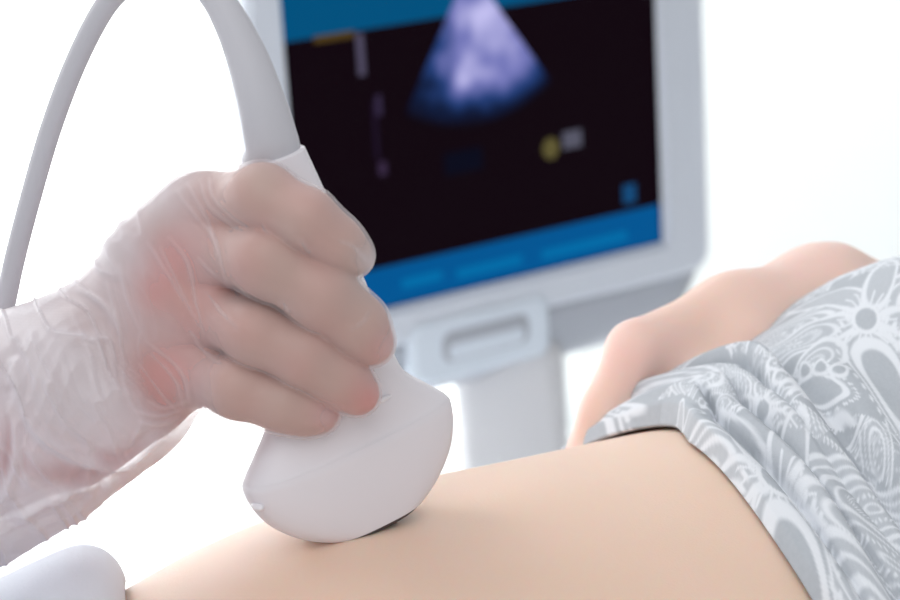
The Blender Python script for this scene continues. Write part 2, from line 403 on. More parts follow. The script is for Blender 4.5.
# column, cart base and wheels
cx0 = P(462, 420, 2.02); cx1 = P(571, 420, 2.02); cc = (cx0+cx1)/2; cw = np.linalg.norm(cx1-cx0)
um_off = Vector((-um.location.x, -um.location.y, 0))
def wpart(name, me, m, parent=um, smooth=True):
    me.transform(Matrix.Translation(um_off)); return link(name, me, m, parent, smooth)
def post(cx, cy, w, d, z0, z1, rz, bev):
    me = box(-w/2, w/2, -d/2, d/2, z0, z1, bev, 4); me.transform(Matrix.Translation((cx, cy, 0)) @ Matrix.Rotation(rz, 4, 'Z')); return me
wpart('column', post(cc[0], cc[1]+.01, cw, .07, .30, .66, -AZ, .018), m_col)
wpart('cart_body', post(cc[0]+.03, cc[1]+.06, .34, .36, .09, .31, 0, .03), m_plast)
for sx in (-1, 1):
    for sy in (-1, 1):
        bm = bmesh.new(); bmesh.ops.create_cone(bm, cap_ends=True, segments=28, radius1=.05, radius2=.05, depth=.03)
        bmesh.ops.bevel(bm, geom=[e_ for e_ in bm.edges], offset=.004, segments=2, affect='EDGES')
        me = bpy.data.meshes.new('m'); bm.to_mesh(me); bm.free()
        me.transform(Matrix.Translation((cc[0]+.03+sx*.13, cc[1]+.06+sy*.14, .05)) @ Matrix.Rotation(pi/2, 4, 'Y'))
        wpart('wheel', me, m_wheel)

# ------------------------------------------------------------------ PROBE
DP = .675
PO = P(348, 442, DP)
PX = dirn(200, 90, 110); PZ = np.array(rt*-76+up*290+f*-99); PZ = PZ-PX*(PZ @ PX); PZ /= np.linalg.norm(PZ); PY = np.cross(PZ, PX)
def pl(x, y, z): return PO+(PX*x+PY*y+PZ*z)*.001
probe = empty('ultrasound_probe', tuple(pl(0, 0, -30)))
thing(probe, 'white curved ultrasound probe on a grey cable, pressed into the bare belly', 'ultrasound probe')
pinv = Matrix.Translation(-Vector(pl(0, 0, -30)))
def ppart(name, me, m, parent=probe, smooth=True):
    me.transform(pinv); o = link(name, me, m, parent, smooth); me.set_sharp_from_angle(angle=radians(40)); return o
def section(hw, ht, z, n=72, e=2.6, dy=0, dx=0):
    out = []
    for k in range(n):
        a = 2*pi*k/n; c, s = cos(a), sin(a)
        out.append(pl(math.copysign(abs(c)**(2/e), c)*hw+dx, math.copysign(abs(s)**(2/e), s)*ht+dy, z))
    return out
def loft(secs):
    n = len(secs[0]); V = [p for s in secs for p in s]; Q = []
    for i in range(len(secs)-1):
        for k in range(n): Q.append((i*n+k, i*n+(k+1) % n, (i+1)*n+(k+1) % n, (i+1)*n+k))
    Q.append(tuple(range(n))[::-1]); Q.append(tuple((len(secs)-1)*n+k for k in range(n)))
    return mesh(V, Q)
def interp(tab, z):
    t = np.array(tab); return np.interp(z, t[:, 0], t[:, 1])
def smooth_tab(tab, n=12):
    c = catmull(tab, n); return c[np.argsort(c[:, 0])]
# lower shell: widest line down to the convex face
zs = -30*np.sin(np.linspace(0, pi/2*.69, 26))
lower = [section(37.3, 12.85, 1.3, e=2.5)]+[section(38*math.sqrt(max(0, 1-(z/30.)**2))**.97, 13.2-2.2*(abs(z)/30)**2, z, e=2.5+.5*abs(z)/30) for z in zs]
ppart('transducer_head', loft(lower[::-1]), m_probe)
zl = -30*np.sin(np.linspace(pi/2*.69, pi/2*.995, 18))
ppart('lens', loft([section(38*math.sqrt(max(0, 1-(z/30.)**2))**.97*.995, (13.2-2.2*(abs(z)/30)**2)*.985*(1-.45*(max(0, abs(z)-26.5)/3.5)**2), z, e=2.5+.5*abs(z)/30) for z in zl][::-1]), m_lens)
hwt = smooth_tab([(1.3, 37.3), (3, 36.0), (8, 31.2), (13, 26.4), (18, 23.3), (30, 21), (43, 19.6), (60, 17), (80, 13.2), (98, 9.7)])
htt = smooth_tab([(1.3, 12.85), (3, 12.2), (9, 11.5), (18, 11.4), (43, 11.2), (70, 10.4), (98, 9.6)])
zu = np.concatenate([np.linspace(1.3, 20, 30), np.linspace(21, 95.4, 40), [96.2, 96.7]])
ups = [section(np.interp(z, hwt[:, 0], hwt[:, 1])-(.7 if z > 96.5 else 0), np.interp(z, htt[:, 0], htt[:, 1])-(.7 if z > 96.5 else 0), z, e=2.5, dx=1.7*z/98) for z in zu]
body_p = ppart('handle', loft(ups), m_probe)
# orientation groove marks on the shell
def ridge(x, y, z, lx, ly, lz, name, m):
    bm = bmesh.new(); bmesh.ops.create_icosphere(bm, subdivisions=3, radius=1)
    for v in bm.verts: v.co = Vector(pl(x+v.co.x*lx, y+v.co.y*ly, z+v.co.z*lz))
    me = bpy.data.meshes.new('m'); bm.to_mesh(me); bm.free(); bm2 = bmesh.new(); bm2.from_mesh(me); bmesh.ops.recalc_face_normals(bm2, faces=bm2.faces); bm2.to_mesh(me); bm2.free()
    return ppart(name, me, m)
m_notch = mat('notch_white', (.84, .82, .86), .35)
ridge(-36.9, -3.2, -5.2, 1.6, 3.2, 1.3, 'orientation_notch', m_notch)
ridge(9.5, -11.3, 12.8, 4.2, .8, .9, 'thumb_ridge', m_notch)
# strain relief and cable: one smooth path
path_px = [(274, 151, .6435), (261, 100, .640), (244, 50, .640), (219, 2, .642), (190, -26, .646), (158, -30, .650), (128, -16, .655), (104, 8, .66),
           (76, 62, .668), (51, 128, .676), (30, 200, .684), (14, 262, .692), (2, 318, .70), (-14, 380, .715), (-50, 440, .76)]
path = catmull([P(*q) for q in path_px], 14)
path = np.vstack([pl(1.75, 0, 95.6)[None], path[1:]])
s_ = np.arange(len(path))/14.0
rr = np.interp(s_, [0, 1, 2, 3, 3.8, 4.6, 8, 10, 14], np.array([29, 24.6, 20.6, 16.2, 13.6, 12.6, 11.6, 11.4, 11.4])*.301e-3)
nb = 14*4
def boot_mesh():
    V = []; Q = []; seg = 40
    T = np.gradient(path, axis=0); T /= np.linalg.norm(T, axis=1)[:, None]
    for i in range(nb+1):
        w = i/nb; x = PX-T[i]*(PX @ T[i]); x /= np.linalg.norm(x); y = np.cross(T[i], x)
        asp = 1+(9.2/11.4-1)*(1-w)**1.5; rx = rr[i]*(1.22 if 0 else 1)
        if i == 0: rx = .0096
        for k in range(seg):
            a = 2*pi*k/seg; V.append(path[i]+x*rx*cos(a)+y*rx*asp*sin(a))
    for i in range(nb):
        for k in range(seg): Q.append((i*seg+k, i*seg+(k+1) % seg, (i+1)*seg+(k+1) % seg, (i+1)*seg+k))
    Q.append(tuple(range(seg))[::-1]); Q.append(tuple(nb*seg+k for k in range(seg)))
    return mesh(V, Q)
ppart('strain_relief', boot_mesh(), m_boot)
tail = catmull([path[-1], np.array([-.27, .27, .95]), np.array([-.25, .40, .80]), np.array([-.22, .48, .45]), np.array([-.12, .62, .03]), np.array([.1, .85, .006]), np.array([.40, 1.05, .01]), np.array([cc[0]-.10, cc[1]-.12, .012])], 14)
cpath = np.vstack([path[nb-1:], tail[1:]])
crad = np.concatenate([rr[nb-1:]*.995, np.full(len(tail)-1, 11.4*.301e-3)])
ppart('cable', tube(cpath, crad, 24), m_boot)

# ------------------------------------------------------------------ PATIENT
ZB = .755                                     # couch top
N_EXP = 2.0
def sec_pt(X, th, w, top, bot, n=N_EXP):
    c, s = np.cos(th), np.sin(th)
    zc, hh = (top+bot)/2, (top-bot)/2
    return np.stack([X+0*th, w*np.sign(s)*np.abs(s)**(2/n), zc+hh*np.sign(c)*np.abs(c)**(2/n)], -1)
def fit(knX, top, wfun, tgt, extra, iters=14):
    knX = np.array(knX, float); top = np.array(top, float); th = np.linspace(-1.4, 1.4, 160); tgt = np.array(tgt, float)
    for it in range(iters):
        for k, X in enumerate(knX):
            pts = sec_pt(np.full(160, X), th, wfun(X), top[k], ZB, N_EXP)
            px, py, z = proj(pts)
            ty = np.interp(px, tgt[:, 0], tgt[:, 1]); d = py-ty     # smallest d = the point closest to leaving the outline
            i = np.argmin(d); top[k] += d[i]*z[i]/F*.7
    return top
wb = lambda X: float(np.interp(X, [-.45, -.25, -.1, 0, .12, .25, .45, .6], [.175, .175, .158, .15, .148, .152, .165, .16]))
body_out = [(-300, 760), (0, 668), (60, 630), (120, 591), (180, 552), (250, 521), (330, 499), (440, 474), (520, 459), (600, 440), (660, 429), (760, 409), (860, 380), (1000, 345), (1400, 290)]
KX = np.arange(-.16, .33, .02)
KT = fit(KX, np.full(len(KX), .95), wb, body_out, 0)
KT = np.convolve(np.pad(KT, 2, mode='edge'), [.1, .2, .4, .2, .1], 'valid')
def top_body(X): return np.interp(X, np.concatenate([[-.5, -.3], KX, [.42, .6]]), np.concatenate([[KT[0]-.02, KT[0]-.012], KT, [KT[-1]+.015, KT[-1]+.0]]))
print('belly tops', np.round(KT, 4))
h_ = .0025
fb = Field((-.42, -.20, .745), (.62, .33, 1.10), h_)
Xg = fb.ax[0][:, None, None]; Yg = fb.ax[1][None, :, None]; Zg = fb.ax[2][None, None, :]
tp = np.array([top_body(x) for x in fb.ax[0]], np.float32)[:, None, None]; ww = np.array([wb(x) for x in fb.ax[0]], np.float32)[:, None, None]
zc_ = (tp+ZB)/2; hh_ = (tp-ZB)/2
q = (np.abs(Yg/ww)**N_EXP+np.abs((Zg-zc_)/hh_)**N_EXP)**(1/N_EXP)
body = ((q-1)*np.minimum(ww, hh_)).astype(np.float32)
body = np.maximum(body, np.maximum(-.40-Xg, Xg-.60)+0*body)
# dent under the probe
sl, (X, Y, Z) = fb.sub(np.array(PO)-.09, np.array(PO)+.09)
lx = (X-PO[0])*PX[0]+(Y-PO[1])*PX[1]+(Z-PO[2])*PX[2]; ly = (X-PO[0])*PY[0]+(Y-PO[1])*PY[1]+(Z-PO[2])*PY[2]; lz = (X-PO[0])*PZ[0]+(Y-PO[1])*PZ[1]+(Z-PO[2])*PZ[2]
el = (np.sqrt(((lx-.0050)/.0415)**2+(ly/.0126)**2+(lz/.0306)**2)-1)*.016
el = np.where(lz > .01, .05, el).astype(np.float32)
bulge = .0075*np.exp(-((lx+.020)/.036)**2-(ly/.04)**2)+.002*np.exp(-((lx-.05)/.03)**2-(ly/.04)**2)
body[sl] = body[sl]-bulge*(lz < .02)
dd = -smin(-body[sl], el, .003)               # smooth subtraction
body[sl] = dd
fb.S = body
# far arm and hand that holds the shirt up
def hp(px, py, d): return P(px, py, d)
arm = np.full(fb.n, 1.0, np.float32)
wrist = hp(820, 304, .925)
fb.chain([wrist, hp(905, 332, .955), hp(1010, 390, .99)], [.021, .027, .035], .02, arm)
fb.chain([hp(1010, 390, .99), np.array([.55, .17, .90])], [.037, .05], .02, arm)
fb.chain([hp(842, 272, .93), hp(856, 280, .935)], [.0105, .011], .008, arm)                       # ulnar bump at the wrist
mc = [((636, 350), .855), ((644, 362), .873), ((655, 372), .888), ((668, 384), .90)]
for i, ((x, y), d) in enumerate(mc):
    fb.chain([wrist+(i-1.5)*f*.009, hp(735+i*6, 322+i*9, .89+i*.008), hp(x, y, d)], [.019, .0165, .0115], .016, arm)
fing = np.full(fb.n, 1.0, np.float32)
ends = [((604, 412), (578, 476), (566, 520)), ((622, 424), (600, 490), (590, 540)), ((640, 432), (622, 496), (612, 545)), ((658, 436), (646, 490), (640, 530))]
for i, (((x, y), d), (a1, a2, a3)) in enumerate(zip(mc, ends)):
    g_ = np.full(fb.n, 1.0, np.float32)
    fb.chain([hp(x, y, d), hp(*a1, d-.004), hp(*a2, d-.006), hp(*a3, d-.004)], [.0112, .0098, .0086, .0072], .004, g_)
    fing = np.minimum(fing, g_)
fb.chain([wrist-f*.01, hp(742, 350, .875), hp(690, 385, .865), hp(655, 410, .862)], [.014, .016, .015, .012], .008, fing)   # thumb, under the cloth
arm = smin(arm, fing, .006)
fb.S = smin(fb.S, arm, .004)
V, Q = surface_nets(fb.S, fb.lo, fb.h); V = relax(V, Q, 3, .5)
keepz = V[:, 2] > .0
pat = quadmesh(V, Q)
px_, py_, pz_ = proj(V)
fl_ = np.clip((pz_-.80)/.04, 0, 1)*np.clip((V[:, 1]-.05)/.03, 0, 1)*.9
d_ = np.hypot(px_-622, py_-345)
fl_ = fl_*(.55+.45*np.exp(-(d_/45)**2)+.3*np.exp(-(np.hypot((px_-800)/60, (py_-262)/25))**2))
attr(pat, 'flush', np.clip(fl_+.10*vnoise(V*60, 2)+.05, 0, 1))
patient = link('person', pat, m_skin)
thing(patient, 'person lying on their back with bared belly, hand holding up the grey lace-print shirt', 'person')

# shirt, bunched above the belly
hem0 = .142
top_out = [(560, 470), (600, 432), (612, 424), (640, 401), (660, 380), (690, 374), (720, 370), (745, 347), (770, 322), (800, 297), (850, 268), (900, 254), (1000, 240), (1400, 260)]
wsf = lambda X: wb(X)+.004
SX = np.arange(.13, .37, .01)
ST = fit(SX, np.full(len(SX), .97), wsf, top_out, 0)
print('shirt tops', np.round(ST, 4))
ST = np.convolve(np.pad(ST, 2, mode='edge'), [.1, .2, .4, .2, .1], 'valid')
xs = np.concatenate([np.arange(0, .155, .0006), np.arange(.155, .40, .004)])      # distance from the hem
ths = np.concatenate([np.arange(-1.62, -1.25, .02), np.arange(-1.25, .95, .0046), np.arange(.95, 1.7, .02)])
U, TH = np.meshgrid(xs, ths, indexing='ij')
def hemx(th): return hem0-.013+.036*(np.clip(th, -1.3, .30)+.25)+.011*np.clip((th-.1)/.3, 0, 1)-.012*np.clip(th-.35, 0, .6)+.002*np.sin(th*5.1+.6)
Xs = hemx(TH)+U
base = top_body(Xs)+.0022
full = np.interp(Xs, SX, ST)
bl = np.clip(U/.016, 0, 1); bl = bl*bl*(3-2*bl)
tops = base+(np.maximum(full, base)-base)*np.clip(bl, 0, 1)
# folds run along the hem, wandering with the angle
fold = np.zeros_like(U)
for c0, wd, ht, ph, sl_ in ((.0068, .0068, .0088, .3, .0), (.0190, .0051, .0095, 1.4, .002), (.0290, .0049, .0100, 2.3, .004), (.0392, .0050, .0080, .2, .006)):
    cen = c0+.0022*np.sin(TH*3.1+ph)+.0010*np.sin(TH*7.3+ph*3)+sl_*(-TH)*.6
    if c0 < .01: cen = wd+.0004+0*TH
    am = ht*(.75+.25*np.sin(TH*2.3+ph*2)+.18*np.sin(TH*6.1+ph))
    fold = np.maximum(fold, am*np.sqrt(np.clip(1-((U-cen)/wd)**2, 0, 1)))
lean = fold.copy()
cre = .046+.003*np.sin(TH*2.6+1)-.004*TH
fold -= .0050*np.exp(-((U-cre)/.0042)**2)
fold += .0012*np.sin((U*420+TH*4.0)+1.2*np.sin(TH*5))*np.clip((.075-U)/.04, 0, 1)*np.clip(U/.01, 0, 1)
fold += .0016*np.exp(-((U-.062-.02*TH)/.006)**2)
fold = fold*np.clip(U/.0035, 0, 1)**.6
wv = np.array([wb(x) for x in Xs.ravel()]).reshape(Xs.shape)+.0024+.004*bl
c_, s_2 = np.cos(TH), np.sin(TH); zc = (tops+ZB)/2; hh = (tops-ZB)/2
Yv = wv*np.sign(s_2)*np.abs(s_2)**(2/N_EXP); Zv = zc+hh*np.sign(c_)*np.abs(c_)**(2/N_EXP)
ny = np.sign(s_2)*np.abs(s_2)**(2-2/N_EXP)/wv; nz2 = np.sign(c_)*np.abs(c_)**(2-2/N_EXP)/hh; nn = np.hypot(ny, nz2)+1e-9
Yv = Yv+fold*ny/nn; Zv = Zv+fold*nz2/nn
Xs = Xs-.08*lean*np.clip((U-.003)/.006, 0, 1)
SV = np.stack([Xs, Yv, Zv], -1); nr, nc = U.shape
ar = np.cumsum(np.concatenate([np.zeros((nr, 1)), np.linalg.norm(np.diff(SV, axis=1), axis=2)], 1), 1)
j0 = int(np.argmin(np.abs(ths))); ar = ar-ar[:, j0:j0+1]
# printed lace: line art drawn in cloth coordinates (mm along the cloth)
flat = SV.reshape(-1, 3); fpx, fpy, fpz = proj(flat)
ic = int(np.argmin((fpx-866)**2+(fpy-318)**2+1e5*(flat[:, 1] > .12)))
sc, tcn = U.ravel()[ic], ar.ravel()[ic]
a_ = (U.ravel()-sc)*1000; t_ = (ar.ravel()-tcn)*1000              # mm from the flower's middle, head-ward and to the far side
near = (np.hypot(a_, t_) < 12)
G1 = np.linalg.lstsq(np.stack([a_[near], t_[near]], 1), np.stack([fpx[near]-fpx[ic], fpy[near]-fpy[ic]], 1), rcond=None)[0]
gx = a_*G1[0, 0]+t_*G1[1, 0]; gy = a_*G1[0, 1]+t_*G1[1, 1]        # the print's own drawing axes
print('print axes', G1)
def lace(x, y):
    W = np.zeros_like(x)
    def stroke(d, w, v=1.0):
        nonlocal W; W = np.maximum(W, v*np.clip((w-np.abs(d))/1.2+.5, 0, 1))
    def clear(d):
        nonlocal W; W = W*np.clip(d/1.2+.5, 0, 1)
    def ell(cx, cy, a, b, ang):
        c, s = cos(radians(ang)), sin(radians(ang)); X = (x-cx)*c+(y-cy)*s; Y = -(x-cx)*s+(y-cy)*c
        Y = Y*(1+.35*X/a)
        q = np.hypot(X/a, Y/b); return (q-1)*np.minimum(a, b)*.9, np.arctan2(Y/b, X/a)
    def dots(d, ang, off, num, rad):
        nonlocal W; k = np.abs(((ang*num/(2*pi)) % 1)-.5)*2
        W = np.maximum(W, np.clip((rad-np.hypot(d-off, (1-k)*rad*1.9))/1.2+.5, 0, 1))
    # petal wings, each a nest of outlines
    for cx, cy, a, b, ang, lines in ((-72, -6, 66, 30, 176, 4), (-70, 26, 66, 17, 158, 2), (-34, 44, 40, 9, 132, 1), (74, -22, 68, 30, -16, 4), (78, 16, 66, 18, 12, 2), (40, 52, 52, 10, 58, 1),
                                 (22, 62, 46, 9, 76, 1), (-22, -40, 34, 12, 244, 1), (18, -44, 36, 12, 292, 1), (-52, 62, 44, 16, 128, 2), (60, 72, 58, 22, 52, 3)):
        d, an = ell(cx, cy, a, b, ang)
        clear(d-1)
        for l in range(lines):
            stroke(d+l*5.2, 1.35 if l % 2 == 0 else .75)
        if lines > 1: dots(d, an, -lines*5.2+.6, int((a+b)/2.6), 1.35); stroke(d+lines*5.2+3.6, .6)
        W = np.maximum(W, np.where(d < 0, .16, 0))
    d, an = ell(6, 72, 48, 15, 84); clear(d-3); stroke(d, 2.0); stroke(d-5, .8); dots(d, an, 8.5, 40, 1.3)
    d, an = ell(-50, 90, 21, 16, 20); clear(d-2); stroke(d, 2.0); dots(d, an, 6, 26, 1.5)
    for k in range(7):
        t = radians(150+k*26); d, an = ell(-50+34*cos(t)*1.0, 92-30*sin(t)*-1.0*.9, 9, 6, math.degrees(t)); clear(d-1); stroke(d, 1.3)
    for k in range(6):
        t = radians(60+k*17); d, an = ell(-50+40*cos(t), 98+38*sin(t), 17, 4.5, math.degrees(t)); clear(d-.6); stroke(d, 1.3)
    r_ = np.hypot(x, y); clear(r_-15); stroke(r_-13, 2.3)
    for k in range(20):
        t = 2*pi*k/20; ca, sa = cos(t), sin(t); al = x*ca+y*sa; ac = np.abs(-x*sa+y*ca)
        W = np.maximum(W, np.where((al > 15) & (al < 30), np.clip((1.0-ac)/1.2+.5, 0, 1), 0))
    return W
# the motif repeats over the cloth, on a brick grid
TX, TY = 236., 214.
row = np.floor((gy+90)/TY); yy = (gy+90)-row*TY-90; xx = gx+row*TX*.43; xx = xx-np.floor((xx+118)/TX)*TX
L = lace(xx, yy)
# netting between the motifs
cells = np.zeros_like(L); cw_ = 9.
ci, cj = np.floor(gx/cw_), np.floor(gy/cw_); d1 = np.full_like(L, 1e9); d2 = np.full_like(L, 1e9)
for di in (-1, 0, 1):
    for dj in (-1, 0, 1):
        I_, J_ = ci+di, cj+dj; hs = np.sin(I_*127.1+J_*311.7)*43758.5453; h1 = hs-np.floor(hs); hs = np.sin(I_*269.5+J_*183.3)*43758.5453; h2 = hs-np.floor(hs)
        d = np.hypot(gx-(I_+.15+.7*h1)*cw_, gy-(J_+.15+.7*h2)*cw_)
        d2 = np.where(d < d1, d1, np.minimum(d2, d)); d1 = np.minimum(d1, d)
net = np.clip((1.2-(d2-d1))/1.3+.5, 0, 1)
sp = vnoise(np.stack([gx/48, gy/48, 0*gx], 1), 11)
inside = np.hypot(xx/1.25, (yy-28)) < 92
sx_, sy_ = gx*cos(.7)+gy*sin(.7), -gx*sin(.7)+gy*cos(.7)
r2_ = np.floor((sy_+40)/84.); y2_ = (sy_+40)-r2_*84.-40; x2_ = sx_+r2_*41.; x2_ = x2_-np.floor((x2_+46)/92.)*92.
small = lace(x2_*2.1, y2_*2.1)*.9
L = np.maximum(L, np.where(inside, 0, np.maximum(small, net*np.clip(sp*2.0+.2, 0, .45))))
L = np.clip(L+.10+.05*vnoise(np.stack([gx/1.6, gy/1.6, 0*gx], 1), 4), 0, 1)
ii = np.arange(nr*nc).reshape(nr, nc)
Qs = np.stack([ii[:-1, :-1], ii[1:, :-1], ii[1:, 1:], ii[:-1, 1:]], -1).reshape(-1, 4)
sm = quadmesh(flat, Qs); attr(sm, 'lace', L)
shirt = link('shirt', sm, m_shirt, patient)
shirt['label'] = 'grey shirt with white lace print'
so = shirt.modifiers.new('solid', 'SOLIDIFY'); so.thickness = .0016; so.offset = -1.0

# ------------------------------------------------------------------ GLOVED HAND
def dpy(y): return DP-(442-y)/290*.031
def H(px, py, off): return P(px, py, dpy(py)+off*.001)
hg = .00058
allp = [H(-150, 250, -50), H(430, 130, -50), H(-150, 600, 60), H(430, 600, 70), H(430, 130, 70), H(-150, 250, 70), H(-150, 600, -50)]
lo = np.min(allp, 0); hi = np.max(allp, 0)
fh = Field(lo, hi, hg)
mm_ = .301e-3
def R(*px): return [p*mm_ for p in px]
palm = fh.S
W0 = H(62, 390, 12)
for (x, y, o, r1), (cx, cy, co_, r2) in (((198, 213, 5, 37), (92, 336, 16, 47)), ((200, 258, 0, 34), (88, 356, 10, 46)), ((194, 312, -1, 33), (88, 378, 8, 46)), ((182, 366, -1, 34), (98, 396, 8, 44))):
    fh.cone(H(x, y, o), H(cx, cy, co_), r1*mm_, r2*mm_, .012, palm)
fh.cone(H(164, 390, 2), H(110, 404, 8), 33*mm_, 44*mm_, .010, palm)
fh.cone(H(150, 408, 4), H(78, 440, 10), 30*mm_, 50*mm_, .008, palm)
fh.cone(H(186, 222, 6), H(150, 250, 12), 33*mm_, 36*mm_, .008, palm)
fh.chain([H(90, 368, 12), W0, H(-20, 426, 12), H(-170, 490, 12)], R(60, 72, 88, 104), .014, palm)
fh.chain([H(80, 370, 25), H(150, 340, 38), H(215, 305, 40)], R(46, 46, 40), .012, palm)            # thenar side, behind
fin = np.full(fh.n, 1.0, np.float32)
fingers = [
    ([H(214, 206, 6), H(263, 197, -14), H(307, 219, -21), H(337, 243, -20), H(352, 256, -18)], R(34, 31, 27.5, 23.5, 21.5)),
    ([H(212, 246, 0), H(268, 260, -19), H(322, 294, -22), H(357, 324, -20), H(371, 343, -18)], R(34, 35, 33, 28, 24)),
    ([H(204, 306, -1), H(256, 332, -19), H(304, 354, -22), H(338, 376, -20), H(357, 393, -18)], R(34, 31, 30, 27.5, 24)),
    ([H(190, 368, 0), H(238, 388, -19), H(282, 404, -22), H(308, 411, -20), H(320, 413, -18)], R(36, 29.5, 25.5, 22, 19.5)),
]
for pts, rd in fingers:
    g_ = np.full(fh.n, 1.0, np.float32); fh.chain(pts, rd, .006, g_); fin = smin(fin, g_, .0006)
g_ = np.full(fh.n, 1.0, np.float32)
fh.chain([H(170, 325, 40), H(235, 290, 42), H(292, 270, 31), H(322, 268, 25)], R(42, 36, 33, 27), .006, g_)   # thumb behind the handle
fin = smin(fin, g_, .002)
S = smin(palm, fin, .007)
Vh, Qh = surface_nets(S+.0003, fh.lo, fh.h); Vh = relax(Vh, Qh, 4)
hm = quadmesh(Vh, Qh); hx_, hy_, _ = proj(Vh)
def spot(cx, cy, s): return np.exp(-((hx_-cx)**2+(hy_-cy)**2)/s**2)
flh = .13+.42*spot(158, 382, 46)+.32*spot(170, 250, 36)+.30*spot(150, 292, 30)+1.2*spot(116, 462, 38)+1.1*spot(66, 476, 36)+1.2*spot(2, 446, 36)+.5*spot(372, 402, 22)+.35*spot(388, 350, 20)+.4*spot(330, 418, 18)+.2*spot(200, 300, 40)+.12*vnoise(Vh*90, 8)
attr(hm, 'flush', np.clip(flh, 0, 1))
sono = link('person', hm, m_hskin)
thing(sono, 'person at the left reaching in with a gloved hand gripping the ultrasound probe', 'person')
# the glove: close on the fingers, baggy at the cuff
Gs = (S-.0006).astype(np.float32)
cuff = np.full(fh.n, 1.0, np.float32)
fh.chain([H(138, 396, 4), H(112, 398, 4), H(82, 392, 6), H(40, 412, 6), H(0, 436, 6), H(-70, 470, 6), H(-170, 500, 6)], R(52, 74, 92, 102, 110, 118, 128), .012, cuff)
sl, (X, Y, Z) = fh.sub(fh.lo, fh.lo+fh.h*(fh.n-1))
Gs = smin(Gs, cuff, .005)
Vg, Qg = surface_nets(Gs, fh.lo, fh.h); Vg = relax(Vg, Qg, 2)
Ng = normals(Vg, Qg); gx_, gy_, gz_ = proj(Vg)
front = np.clip(-(Ng @ f)*3+.4, 0, 1)
def dist_poly(pts):
    d = np.full(len(Vg), 1e9); tt = np.zeros(len(Vg)); pts = catmull(np.array(pts, float), 5); m_ = len(pts)-1
    for i in range(len(pts)-1):
        a, b_ = pts[i], pts[i+1]; ba = b_-a; t = np.clip(((gx_-a[0])*ba[0]+(gy_-a[1])*ba[1])/(ba @ ba+1e-9), 0, 1)
        dn = np.hypot(gx_-a[0]-t*ba[0], gy_-a[1]-t*ba[1]); c = dn < d
        d = np.where(c, dn, d); tt = np.where(c, (i+t)/m_, tt)
    return d, np.sqrt(np.clip(np.sin(pi*tt), 0, 1))
disp = np.zeros(len(Vg)); milky = np.zeros(len(Vg))
fine = [[(209, 176), (214, 198), (232, 217), (257, 231)], [(200, 178), (208, 203), (228, 222), (246, 232)], [(176, 190), (197, 217), (216, 241), (226, 280), (240, 296)],
        [(186, 182), (204, 212), (215, 240), (218, 258)], [(160, 246), (180, 287), (200, 328)], [(147, 240), (170, 277), (187, 308)], [(197, 257), (210, 270), (230, 288)],
        [(205, 290), (222, 312), (240, 330)], [(168, 236), (188, 262), (196, 300), (205, 335)], [(190, 330), (205, 352), (226, 368)],
        [(123, 349), (125, 387), (139, 419)], [(144, 339), (181, 371), (190, 404)], [(150, 352), (176, 380), (183, 408)], [(138, 362), (160, 392), (178, 412)],
        [(133, 410), (158, 416), (186, 409)], [(136, 420), (158, 426), (180, 417)], [(145, 400), (165, 408), (188, 400)],
        [(59, 349), (80, 403), (123, 437)], [(48, 387), (69, 429), (107, 447)], [(32, 328), (59, 387), (80, 425)], [(80, 344), (107, 413), (128, 440)], [(100, 320), (112, 360), (118, 395)],
        [(20, 340), (36, 380), (52, 420)], [(70, 310), (88, 350), (98, 390)], [(120, 262), (128, 300), (140, 330)], [(107, 280), (116, 315), (125, 345)],
        [(300, 238), (307, 249), (312, 252)], [(262, 222), (267, 232), (272, 234)], [(284, 300), (288, 309), (292, 311)], [(350, 330), (362, 322), (370, 310)], [(336, 240), (352, 246), (366, 262)]]
for w_ in fine:
    fq = .55 if w_[0][0] < 125 else 1.0
    d, tp_ = dist_poly(w_); k = np.exp(-(d/1.9)**2)*tp_; disp += .00030*k*fq; milky += .14*k*fq; disp -= .00016*np.exp(-((d-4.8)/2.4)**2)*tp_
big = [[(14, 365), (21, 403), (40, 435), (80, 461), (123, 467), (160, 440)], [(9, 400), (16, 440), (10, 483), (-4, 510)], [(-6, 380), (2, 430), (-2, 470)], [(20, 520), (50, 498), (90, 487)]]
for w_ in big:
    d, tp_ = dist_poly(w_); k = np.exp(-(d/4.2)**2)*tp_; disp += .0018*k; milky += .2*k; disp -= .0010*np.exp(-((d-11)/6)**2)
gi = np.clip(np.round((Vg-fh.lo)/fh.h).astype(int), 0, fh.n-1); off_ = S[gi[:, 0], gi[:, 1], gi[:, 2]]
milky += .24*np.clip((off_-.002)/.005, 0, 1)
cf = np.clip((150-gx_)/90, 0, 1)*np.clip((gy_-(330-gx_*.3))/60, 0, 1)
q_ = (gx_*.75+gy_*.66)/17+2.2*vnoise(np.stack([gx_/70, gy_/70, gz_*20], 1), 21)
disp += cf*.0005*(1-2*np.abs(((q_) % 1)-.5))**1.5
disp += cf*.0014*vnoise(Vg*55, 31)
la, lb = gx_*.45+gy_*.89, -gx_*.89+gy_*.45
rg_ = 1-np.abs(vnoise(np.stack([la/58+lb/120, lb/13+1.5*vnoise(np.stack([gx_/45, gy_/45, 0*gx_], 1), 71), 0*la], 1), 41))*1.6
disp += np.clip((165-gx_)/60, 0, 1)*.0011*np.clip(rg_, -.2, 1)**3; milky += .16*np.clip((165-gx_)/60, 0, 1)*np.clip(rg_, 0, 1)**4
disp += .00012*vnoise(Vg*260, 12)
def gsp(cx, cy, sa, sb, ang):
    c, s = cos(radians(ang)), sin(radians(ang)); x = gx_-cx; y = gy_-cy
    return np.exp(-((x*c+y*s)/sa)**2-((-x*s+y*c)/sb)**2)
